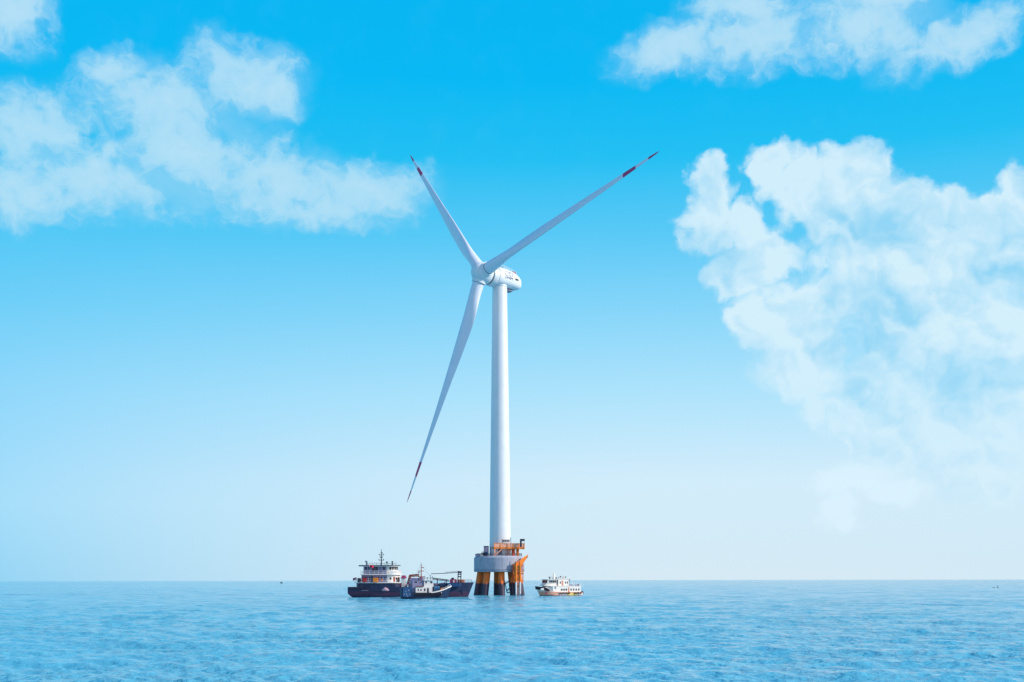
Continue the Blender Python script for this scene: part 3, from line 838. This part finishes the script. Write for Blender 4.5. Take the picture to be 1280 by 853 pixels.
    front_strip(t2, 0, X(487.2), X(497.2), b2+.02, Z(712.8), Z(709.3), 'glass', 'window', tuple((a, a+13) for a in range(-80, 70, 18)))
    rf = MB().plan(rounded(X(451), X(489), X(500.5), b2+.75, 14), Z(707.88), Z(706.9)).build('roof', 'dark_steel', root)
    MB().plan(rounded(X(450), X(489), X(500.2), b2+.7, 14), Z(708.6), Z(707.9)).build('roof_edge', 'ship_white', rf)
    m = MB(); rail(m, [(X(463), -b2, Z(706.9)), (X(497), -b2, Z(706.9))], .55, .03, 1.0); m.build('railing', 'dark_steel', rf)
    # mast
    m = MB(); zm = Z(706.9); m.tube((X(476.5), 0, zm), (X(476.5), 0, Z(687)), .17, .06, 10)
    mast = m.build('mast', 'dark_steel', root)
    for py, hw in ((694.2, 2.6), (697.2, 1.5), (700.6, 3.0)):
        m = MB(); m.tube((X(476.5-hw), -.1, Z(py)), (X(476.5+hw), -.1, Z(py)), .085, n=6)
        m.box(X(476.5-hw)-.08, X(476.5-hw)+.08, -.2, .0, Z(py), Z(py)+.3); m.box(X(476.5+hw)-.08, X(476.5+hw)+.08, -.2, .0, Z(py), Z(py)+.3); m.build('yard', 'dark_steel', mast)
    MB().box(X(475.9), X(478.1), -.35, .35, Z(692.2), Z(691.0), .04).build('radar', 'dark_steel', mast)
    m = MB(); m.path([(X(459.2), -1.2, zm), (X(459.2), -1.2, Z(703)), (X(457.4), -1.2, Z(701.9))], .26, 10); m.build('exhaust_pipe', 'steel_grey', root)
    m = MB(); m.tube((X(484.2), -1, zm), (X(484.2), -1, Z(704.2)), .07); m.ball((X(484.2), -1, Z(703.4)), .26); m.build('searchlight', 'dark_steel', root)
    m = MB(); m.tube((X(490.8), -.8, zm), (X(490.8), -.8, Z(702)), .18, .15, 10); m.box(X(490), X(491.6), -1.1, -.5, Z(703.2), Z(701.9), .03); m.build('vent_post', 'dark_steel', root)
    # mid-ship gear
    m = MB(); m.plan([(X(512), -3.0), (X(546), -3.0), (X(546), 3.0), (X(512), 3.0)], Z(735), Z(730.8)); m.build('hatch_coaming', 'steel_grey', root)
    m = MB()
    for i in range(8): m.box(X(512.5+i*4.2), X(516.4+i*4.2), -3.1, 3.1, Z(730.78), Z(729.6), .05)
    m.build('hatch_cover', 'grey_lilac', root)
    c = MB().box(X(503.2), X(507.8), -2.4, -.4, Z(735), Z(723.5), .04).build('crane_house', 'ship_white', root)
    MB().loft([[(X(a), y, z) for a, y in ((502.6, -2.7), (508.6, -2.7), (508.6, -.1), (502.6, -.1))] for z in (Z(723.5)+.01,)] +
              [[(X(a), y, Z(719.8)) for a, y in ((504, -2.2), (507.6, -2.2), (507.6, -.6), (504, -.6))]]).build('roof', 'magenta_red', c)
    m = MB()
    for a, b in (((509, 734), (513, 719.5)), ((516.5, 734), (513.6, 719.5)), ((510, 730), (515.8, 730)), ((511, 726), (515.2, 726)), ((510, 730), (515.2, 726)), ((511, 726), (514.4, 722)), ((513, 719.5), (525, 718.6)), ((513, 721), (525, 720.4))):
        m.tube((X(a[0]), -1.6, Z(a[1])), (X(b[0]), -1.6, Z(b[1])), .17, n=6)
    m.build('derrick', 'red_brown', root)
    m = MB().box(X(513.5), X(524), -1.9, .5, Z(729.5), Z(723), .05); m.box(X(525), X(529.5), -1.9, .5, Z(729.5), Z(722), .05); m.build('deck_house', 'grey_lilac', root)
    # bow: hut, block, crane post and long boom laid aft
    zd = Z(729)
    h = MB().box(X(563.5), X(571), -2.2, .6, zd-.1, Z(724.6), .05).build('bow_hut', 'magenta_red', root)
    MB().box(X(565), X(568.2), -1.8, -.6, Z(724.58), Z(722.8), .05).build('hatch_box', 'dark_steel', h)
    MB().box(X(567.4), X(569.4), -2.26, -2.18, Z(728.8), Z(725.9), .02).build('door', 'ship_white', h)
    m = MB()
    for px in (573, 576.6):
        m.tube((X(px), -1.2, zd), (X(px+.6), -1.2, Z(714.8)), .13, n=8)
    for py in (716.5, 718.5, 721.5): m.box(X(573), X(577.2), -1.3, -1.1, Z(py)-.14, Z(py)+.14)
    m.box(X(574), X(578.2), -1.5, -.9, Z(715.8), Z(714.8), .03)
    cp = m.build('crane_post', 'dark_steel', root)
    m = MB(); p = [(X(575), -1.2, Z(715.9)), (X(557), -1.2, Z(717.3)), (X(539.5), -1.2, Z(717.9))]
    m.path(p, .09, 6); m.path([(a, b, c_+.28) for a, b, c_ in p[:2]], .05, 6); m.box(X(556), X(560), -1.4, -1.0, Z(717.6), Z(716.9), .03)
    m.build('boom', 'dark_steel', cp)
    m = MB(); p0, p1 = (X(542.5), -2.2, Z(723.2)), (X(562), -2.2, Z(725.6))
    m.tube(p0, p1, .11); m.tube((p0[0], -2.2, p0[2]-.35), (p1[0], -2.2, p1[2]-.35), .08)
    for i in range(13):
        t = i/12; x = p0[0]+(p1[0]-p0[0])*t; z = p0[2]+(p1[2]-p0[2])*t
        m.tube((x, -2.2, z), (x+.4, -2.2, z-.35), .05, n=5)
    m.tube((X(548), -2.2, Z(735)), (X(548), -2.2, Z(724)), .13); m.tube((X(559), -2.2, Z(734)), (X(559), -2.2, Z(725.2)), .13)
    m.build('conveyor', 'dark_steel', root)
    m = MB(); rail(m, [(X(578), -2.4, zd), (X(590), -.6, Z(728.6))], .8, .035, .8); m.build('bow_railing', 'dark_steel', root)
    m = MB()
    m.tube((X(585), -1.9, Z(733.5)), (X(588.4), -1.5, Z(738.5)), .12); m.box(X(584.2), X(586.2), -2.2, -1.7, Z(735.2), Z(733.4), .05); m.build('anchor', 'dark_steel', root)
    for px, py in ((531.5, 727.5), (535.5, 726.4), (553, 729.8), (556.5, 729.2)):
        m = MB(); m.path([(X(px), -3.3, Z(735)), (X(px), -3.3, Z(py)), (X(px+1.6), -3.3, Z(py-.3))], .16, 8); m.build('vent_cowl', 'salmon' if px < 540 else 'magenta_red', root)
    for px, w_ in ((518, 3.4), (538.5, 4.2), (549, 2.6)):
        MB().box(X(px), X(px+w_), -3.9, -3.2, Z(735), Z(731.6-w_*.3), .06).build('winch', 'red_brown' if w_ > 3 else 'dark_steel', root)
    MB().box(X(572.2), X(580.6), -1.0, 1.4, zd-.05, Z(725.0), .08).build('windlass_housing', 'salmon', root)
    m = MB(); rail(m, [(X(503), -B+.2, Z(733.9)), (X(549), -B+.2, Z(733.6))], .75, .035, 1.0); m.build('deck_railing', 'magenta_red', root)
    for px in (455.6, 480.4):
        m = MB(); m.torus((X(px), -B-.03, Z(728.4)+.6), (0, 1, 0), .24, .07, 14, 6); m.build('lifebuoy', 'orange_paint', root)
    # loose things on the poop deck
    def crate(px0, px1, py0, mt, label, y=-3.9):
        t = thing('storage_box', (f.loc[0]+X((px0+px1)/2), f.loc[1]+y, Z(728.4)), label, 'box', 0, 'storage boxes on the stern deck')
        hw = X(px1)/2-X(px0)/2; hh = Z(py0)-Z(728.4)
        MB().box(-hw, hw, -.35, .45, .06, hh-.1, .05).build('body', mt, t)
        MB().box(-hw-.04, hw+.04, -.39, .49, hh-.097, hh, .03).build('lid', mt, t)
        for x in (-hw*.7, hw*.5): MB().box(x, x+.12, -.3, .4, 0, .06).build('skid', 'dark_steel', t)
    crate(455.5, 460, 722.6, 'red_paint', 'red storage box behind the railing at the stern of the cargo ship')
    crate(468.6, 474.4, 722.6, 'orange_paint', 'orange storage box amidships on the stern deck of the cargo ship')
    crate(449.2, 453.2, 723.0, 'dark_steel', 'dark storage box at the aft corner of the cargo ship deck')
    def flag(px, py_base, py_top, px1, loc_y, mt, label):
        t = thing('flag', (f.loc[0]+X(px), f.loc[1]+loc_y, Z(py_base)), label, 'flag')
        h = Z(py_top)-Z(py_base)
        MB().tube((0, 0, 0), (0, 0, h), .05, .035, 8).build('staff', 'ship_white', t)
        L = X(px1)-X(px); rings = []
        for i in range(9):
            a = i/8; x = L*a; y = .18*math.sin(a*7); dz = -.25*a
            rings.append([(x, y-.01, h-.05+dz), (x, y+.01, h-.05+dz), (x, y+.01, h-.05-f.L(2.8)+dz*1.4), (x, y-.01, h-.05-f.L(2.8)+dz*1.4)])
        MB().loft(rings).build('cloth', mt, t)
    flag(463.6, 709.0, 706.2, 468.6, -b2-.35, 'cloth_red', 'bright red flag hung at the bridge roof of the cargo ship')
    flag(447.2, 728.4, 721.8, 442.6, -2.5, 'magenta_red', 'dull red flag flying over the stern of the cargo ship')
build_cargo_ship()

# ------------------------------------------------------------------ work boat
def build_work_boat():
    f = Fr(299, 530, 749); X, Z = f.X, f.Z
    root = thing('work_boat', f.loc, 'small blue-hulled work boat with white wheelhouse and tall rust-red mast beside the cargo ship', 'boat', R(12))
    B = 2.35
    def xs(v): return X(500.5) + (1-v)*f.L(1.5)
    def xb(v): return X(559) + f.L(6.5)*max(0, (v-.35)/.65)
    def sheer(u):
        if u < .18: return Z(734.6+u*14)
        if u < .2: return Z(737.5+ (u-.18)*130)
        return Z(741.3 - 8.2*max(0, (u-.55)/.45)**1.6)
    us = [0, .03, .08, .13, .179, .201, .27, .35, .45, .55, .62, .7, .77, .84, .9, .94, .97, .99, 1]
    hl = hull(MB(), us, xs, xb, -1.1, B, sheer).build('hull', 'work_hull', root, None, 30)
    m = MB(); rg = []
    for i in range(13):
        u = .56+.43*i/12; sh = max(.012, 1-max(0, (u-.58)/.42)**2.2)
        x = xs(1)+(xb(1)-xs(1))*u; z = sheer(u)
        rg.append([(x, -B*sh-.06, z-.12), (x, -B*sh+.08, z-.12), (x, -B*sh+.08, z+.14), (x, -B*sh-.06, z+.14)])
    m.loft(rg); m.build('gunwale', 'ship_white', hl)
    MB().box(X(502), X(514), -B*.93-.06, -B*.8, Z(746.5), Z(734.5), .05).build('stern_plating', 'blue_paint', hl)
    m = MB(); rnd = random.Random(5)
    for px, py, w_, h_ in ((503.4, 743.6, .5, .8), (506.3, 743.4, .5, 1.1), (508.6, 738.6, 1.4, .5), (505.4, 740.0, .5, .7), (510.6, 743.6, .5, .9), (507.3, 745.8, 1.2, .4)):
        MB().box(X(px), X(px+w_), -B*.93-.09, -B*.93-.05, Z(py), Z(py-h_)).build('draught_mark', 'ship_white', hl)
    tyre_row(root, [(X(p), -B-.14, Z(743.8-.03*max(0, p-540))) for p in (518.5, 522.3, 526.2, 530, 533.6, 537.2, 541, 544.8, 548.4)], .30, .13)
    MB().box(X(549.8), X(550.4), -B-.1, -B*.7, Z(745), Z(740.5), .02).build('ladder', 'ship_white', root)
    # cabin
    b1 = 1.5
    cb = MB().plan([(X(518.6), -b1), (X(539.4), -b1), (X(539.4), b1), (X(518.6), b1)], Z(742), Z(734)).build('cabin', 'ship_white', root)
    windows(cb, [(X(a), X(a+1.3), Z(739.2), Z(736.6)) for a in (521.2, 524.6)], -b1)
    windows(cb, [(X(529), X(530.8), Z(739.6), Z(736.2))], -b1)
    MB().box(X(532.8), X(535), -b1-.04, -b1+.03, Z(741.6), Z(735.6), .015).build('door', 'dark_steel', cb)
    MB().box(X(519.4), X(528.4), -b1-.25, b1+.25, Z(734)+.003, Z(733.3), .02).build('awning', 'red_brown', cb)
    wh = MB().loft([[(X(a), y, z) for a, y in ((529.2, -1.35), (x1, -1.35), (x1, 1.35), (529.2, 1.35))] for z, x1 in ((Z(733.98), 541.3), (Z(730.5), 540.8), (Z(726.4), 539.6))]).build('wheelhouse', 'ship_white', root)
    windows(wh, [(X(530.8), X(532.6), Z(729.8), Z(727.6)), (X(537.2), X(539.6), Z(729.8), Z(727.6))], -1.35)
    for y0, y1 in ((-1.1, -.4), (-.3, .3), (.4, 1.1)):
        MB().loft([[(X(541.0)-.07, y, Z(730.4)), (X(541.0)+.0, y, Z(730.4)), (X(539.9)+.02, y, Z(727.2)), (X(539.9)-.07, y, Z(727.2))] for y in (y0, y1)]).build('window', 'glass', wh)
    MB().box(X(528.2), X(542.2), -1.65, 1.65, Z(726.4)+.003, Z(725.6), .03).build('roof', 'ship_white', wh)
    m = MB(); rail(m, [(X(529), -1.4, Z(725.6)), (X(541), -1.4, Z(725.6))], .6, .03, .6); m.build('railing', 'dark_steel', wh)
    for px, h_ in ((531, .9), (534.5, .6), (538.6, 1.1), (541, .8)):
        m = MB(); m.tube((X(px), .4, Z(725.6)), (X(px), .4, Z(725.6)+h_), .05); m.ball((X(px), .4, Z(725.6)+h_), .13); m.build('lamp_post', 'steel_grey', wh)
    af = MB().box(X(514.5), X(528.8), -1.1, 1.3, Z(741), Z(726.6), .05).build('engine_casing', 'grey_lilac', root)
    windows(af, [(X(517.4), X(520.6), Z(729), Z(727.4))], -1.1)
    m = MB(); m.tube((X(526.5), 0, Z(727)), (X(526.5), 0, Z(704)), .17, .05, 10)
    mast = m.build('mast', 'red_brown', root)
    for py, a, b_ in ((714.4, 523.2, 530), (710.2, 526, 530.2), (721.6, 522.3, 530.6)):
        m = MB(); m.tube((X(a), 0, Z(py)), (X(b_), 0, Z(py)), .09, n=6); m.build('yard', 'red_brown', mast)
    m = MB(); m.tube((X(523.2), 0, Z(714.4)), (X(523.2), 0, Z(716.6)), .07); m.ball((X(523.6), 0, Z(716.4)), .17); m.build('lantern', 'dark_steel', mast)
    m = MB()
    for p, q in (((526.5, 706), (514.6, 727)), ((526.5, 706), (541, 726))): m.tube((X(p[0]), 0, Z(p[1])), (X(q[0]), 0, Z(q[1])), .02, n=5)
    m.build('stay', 'steel_grey', mast)
    # foredeck gear
    MB().box(X(543), X(549), -.8, .8, Z(741.5), Z(733.6), .06).build('winch_house', 'teal_paint', root)
    m = MB(); m.tube((X(546), -1.2, Z(737.6)), (X(546), -.8, Z(737.6)), .55, n=18); m.build('winch_drum', 'blue_paint', root)
    MB().box(X(541.8), X(546.5), -1.6, -1.2, Z(741.4), Z(739.6), .04).build('deck_locker', 'dark_steel', root)
    m = MB()
    m.torus((X(551.6), -1.5, Z(737.4)), (0, 1, 0), .30, .1, 16, 6); m.build('lifebuoy', 'orange_paint', root)
    m = MB(); rail(m, [(X(551), -1.6, Z(740)), (X(556.5), -1.3, Z(738.4)), (X(563), -.4, Z(735))], .75, .035, .7); m.build('railing', 'ship_white', root)
build_work_boat()

# ------------------------------------------------------------------ passenger ferry (bow to the left)
def build_ferry():
    f = Fr(350, 698, 745.4); Z = f.Z
    def X(px): return f.X(px)/math.cos(R(28))*.955
    root = thing('passenger_ferry', f.loc, 'small white two-deck passenger ferry with salmon hull right of the turbine', 'ferry', R(28))
    B = 2.5
    def xs(v): return X(724.5) + f.L(1.0)*v
    def xb(v): return X(674) - f.L(5.6)*max(0, (v-.25)/.75)**1.1
    def sheer(u): return Z(740.9 - 4.4*max(0, (u-.5)/.5)**1.5)
    us = [0, .03, .1, .2, .3, .4, .5, .58, .65, .72, .78, .84, .89, .93, .96, .985, 1]
    hl = hull(MB(), us, xs, xb, -1.0, B, sheer, .92).build('hull', 'ferry_hull', root, None, 30)
    # dark rubber bow fender
    m = MB(); rg = []
    for side in (-1, 1):
        for i in range(11):
            u = (.78+.22*i/10) if side < 0 else (1-.22*i/10)
            sh = max(.012, 1-max(0, (u-.58)/.42)**2.2*(1-.25*(1-u)*2)); x = xs(1)+(xb(1)-xs(1))*u; z = sheer(u)
            hgt = f.L(3.2)*min(1, (u-.74)/.1)
            rg.append([(x-.25*(u > .97), side*B*sh+side*.16, z-.1), (x-.3*(u > .97), side*B*sh+side*.22, z+hgt), (x, side*max(0, B*sh-.25), z+hgt), (x, side*max(0, B*sh-.25), z-.1)])
    m.loft(rg); m.build('bow_fender', 'rubber', root)
    m = MB(); m.box(X(703.5), X(717), -B-.05, -B+.1, Z(744.6), Z(741.6), .02); m.build('side_panel', 'yellow_paint', hl)
    m = MB(); m.box(X(690), X(725), -B-.14, -B+.05, Z(741.6), Z(740.8), .04); m.build('rubbing_strake', 'salmon', hl)
    tyre_row(root, [(X(p), -B-.28, Z(742.1)) for p in (694.5, 698.3, 702.2, 705.8, 714.2, 717.6, 721.2)], .20, .11)
    o = MB().torus((X(725.9)+.1, -1.6, Z(741.6)), (1, .25, 0), .3, .18, 14, 8).build('tyre_fender', 'rubber', root)
    m = MB(); m.tube((X(676.6), -2.05, Z(742.2)), (X(678.4), -2.1, Z(739.6)), .14); m.box(X(675.4), X(677.6), -2.3, -1.95, Z(743.4), Z(742.0), .05); m.build('anchor', 'magenta_red', root)
    # main deck saloon
    b1 = 2.3
    sal = MB().plan([(X(722.8), b1), (X(685.5), b1), (X(681), b1*.6), (X(681), -b1*.6), (X(685.5), -b1), (X(722.8), -b1)], Z(741), Z(733.6)).build('saloon', 'ship_white', root)
    windows(sal, [(X(a), X(a+1.9), Z(738.9), Z(736.5)) for a in (696.2, 699.2, 702.2)], -b1)
    windows(sal, [(X(a), X(a+1.6), Z(738.9), Z(736.4)) for a in (708.8, 712.2, 715.7, 719.2)], -b1)
    MB().box(X(705.6), X(707.4), -b1-.04, -b1+.03, Z(740.8), Z(735.0), .015).build('door', 'salmon', sal)
    MB().box(X(687.5), X(689.6), -b1-.03, -b1+.03, Z(736.6), Z(733.9), .015).build('vent', 'steel_grey', sal)
    fd = MB().loft([[(X(672), y, Z(738.2)) for y in (-1.3, 1.3)]+[(X(672), y, Z(736.2)) for y in (1.3, -1.3)],
                    [(X(681.2), y, Z(738.2)) for y in (-1.9, 1.9)]+[(X(681.2), y, Z(733.6)) for y in (1.9, -1.9)]]).build('foredeck_casing', 'ship_white', root)
    ud = MB().plan([(X(724.2), b1+.1), (X(682), b1+.1), (X(679.5), 1.2), (X(679.5), -1.2), (X(682), -b1-.1), (X(724.2), -b1-.1)], Z(733.58), Z(732.9)).build('upper_deck', 'ship_white', root)
    m = MB(); rail(m, [(X(708), -b1, Z(732.9)), (X(724), -b1, Z(732.9)), (X(724), b1, Z(732.9))], .75, .035, .8); m.build('railing', 'ship_white', ud)
    # sloped front below wheelhouse, wheelhouse, upper cabin
    b2 = 1.75
    MB().loft([[(X(a), y, z) for a, y in ((x0, -w_), (691.5, -b2), (691.5, b2), (x0, w_))] for z, x0, w_ in ((Z(732.88), 675.5, 1.3), (Z(729.6), 679.4, 1.6))]).build('front_slope', 'ship_white', root)
    wh = MB().loft([[(X(a), y, z) for a, y in ((x0, -b2+.2), (x0+2, -b2), (693.5, -b2), (693.5, b2), (x0+2, b2), (x0, b2-.2))] for z, x0 in ((Z(729.58), 679.6), (Z(725.4), 680.2))]).build('wheelhouse', 'ship_white', root)
    for a in (681.9, 684.2, 686.5, 688.8): MB().box(X(a), X(a+1.9), -b2-.04, -b2+.03, Z(729.0), Z(726.3), .012).build('window', 'glass', wh)
    MB().box(X(691.4), X(693.2), -b2-.04, -b2+.03, Z(730), Z(726), .015).build('door', 'glass', wh)
    for y0, y1 in ((-1.45, -.55), (-.45, .45), (.55, 1.45)):
        MB().loft([[(X(679.7)-.05, y, Z(729.0)), (X(679.7)+.05, y, Z(729.0)), (X(680.1)+.05, y, Z(726.2)), (X(680.1)-.06, y, Z(726.2))] for y in (y0, y1)]).build('window', 'glass', wh)
    MB().box(X(679), X(694.4), -b2-.25, b2+.25, Z(725.38), Z(724.8), .03).build('roof', 'ship_white', wh)
    uc = MB().box(X(693.6), X(708), -b2, b2, Z(732.88), Z(724.6), .02).build('upper_cabin', 'ship_white', root)
    windows(uc, [(X(a), X(a+1.2), Z(730.2), Z(727.6)) for a in (696, 703, 705.6)], -b2)
    MB().box(X(698.4), X(700.4), -b2-.04, -b2+.03, Z(732.7), Z(726.4), .015).build('door', 'salmon', uc)
    MB().box(X(693.2), X(708.8), -b2-.15, b2+.15, Z(724.58), Z(723.9), .03).build('roof', 'ship_white', uc)
    m = MB(); m.loft([[(X(690.8), -.35, Z(724.78)), (X(694.4), -.35, Z(724.78)), (X(694.4), .35, Z(724.78)), (X(690.8), .35, Z(724.78))],
                      [(X(692), -.12, Z(717.2)), (X(693), -.12, Z(717.2)), (X(693), .12, Z(717.2)), (X(692), .12, Z(717.2))]])
    mast = m.build('mast', 'ship_white', root)
    m = MB(); m.tube((X(692.5), 0, Z(717.3)), (X(692.5), 0, Z(713.2)), .04, .02); m.tube((X(694.6), .3, Z(724)), (X(695), .3, Z(714.5)), .03, .015); m.tube((X(690.4), .3, Z(724)), (X(690), .3, Z(714.8)), .03, .015); m.build('antenna', 'ship_white', mast)
    m = MB(); m.tube((X(686.4), 0, Z(724.8)), (X(686.4), 0, Z(722.6)), .1); m.box(X(684.8), X(688), -.12, .12, Z(722.6), Z(721.7), .04); m.ball((X(686.6), 0, Z(723.6)), .2); m.build('radar', 'dark_steel', wh)
    m = MB(); m.box(X(693.6), X(694.8), -.4, .1, Z(723.8), Z(721.8), .05); m.build('horn', 'dark_steel', wh)
    for px, h_ in ((696.2, .45), (698.6, .75), (705.4, .6)):
        m = MB(); m.tube((X(px), -1, Z(723.9)), (X(px), -1, Z(723.9)+h_*.7), .06); m.box(X(px)-.15, X(px)+.15, -1.15, -.85, Z(723.9)+h_*.6, Z(723.9)+h_, .03); m.build('deck_light', 'dark_steel', uc)
    m = MB(); m.torus((X(701.6), -1.2, Z(723.9)+.32), (0, 1, 0), .24, .07, 14, 6); m.build('lifebuoy', 'salmon', uc)
    m = MB(); m.tube((X(713.6), .5, Z(732.9)), (X(713.6), .5, Z(724.4)), .05, .03); m.box(X(713.2), X(714), .35, .65, Z(727.4), Z(724.6), .02); m.build('stern_mast', 'dark_steel', root)
    m = MB(); m.tube((X(717.2), .2, Z(732.9)), (X(717.2), .2, Z(727.4)), .12, .05); m.build('flagstaff', 'ship_white', root)
    for px in (709.3, 712.2, 717.4):
        MB().tube((X(px), -1.4, Z(732.3)), (X(px+2), -1.4, Z(732.3)), .24, n=14).build('raft_canister', 'grey_lilac', ud)
    MB().box(X(720), X(721.4), -1.9, -1.4, Z(732.9), Z(730.6), .05).build('bollard_box', 'dark_steel', ud)
build_ferry()

# ------------------------------------------------------------------ small far things
def build_far():
    d = 2100; s = d/FPX
    t = thing('fishing_boat', ((351.6-640)*s, d, 0), 'tiny dark boat with a thin mast alone on the left horizon', 'boat')
    def xs(v): return -2.2
    def xb(v): return 1.8+.8*v
    hull(MB(), [0, .1, .3, .5, .7, .85, .95, 1], xs, xb, -.5, .9, lambda u: 1.0+.5*u*u).build('hull', 'dark_steel', t)
    MB().box(-1.2, .3, -.6, .6, .9, 2.2, .06).build('cabin', 'steel_grey', t)
    MB().tube((.6, 0, .8), (.6, 0, 6.2), .16, .1, 8).build('mast', 'dark_steel', t)
    d = 640; s = d/FPX
    t = thing('buoy', ((1242.2-640)*s, d, 0), 'low flat dark float on the water near the right edge', 'buoy', 0, 'floats near the right edge')
    MB().lathe([(.01, -.25), (.5, -.22), (.62, 0), (.55, .25), (.3, .34), (.01, .36)], 20).build('float', 'dark_steel', t)
    MB().torus((0, 0, .38), (1, 0, 0), .12, .03, 12, 6).build('lifting_ring', 'steel_grey', t)
    t = thing('buoy', ((1250.0-640)*s, d+3, 0), 'upright dark marker float on the water at the right edge', 'buoy', 0, 'floats near the right edge')
    MB().lathe([(.01, -.3), (.36, -.25), (.42, .1), (.3, .35), (.1, .45), (.08, .9), (.01, .92)], 18).build('float', 'dark_steel', t)
    MB().ball((0, 0, 1.02), .2).build('topmark', 'dark_steel', t)
build_far()
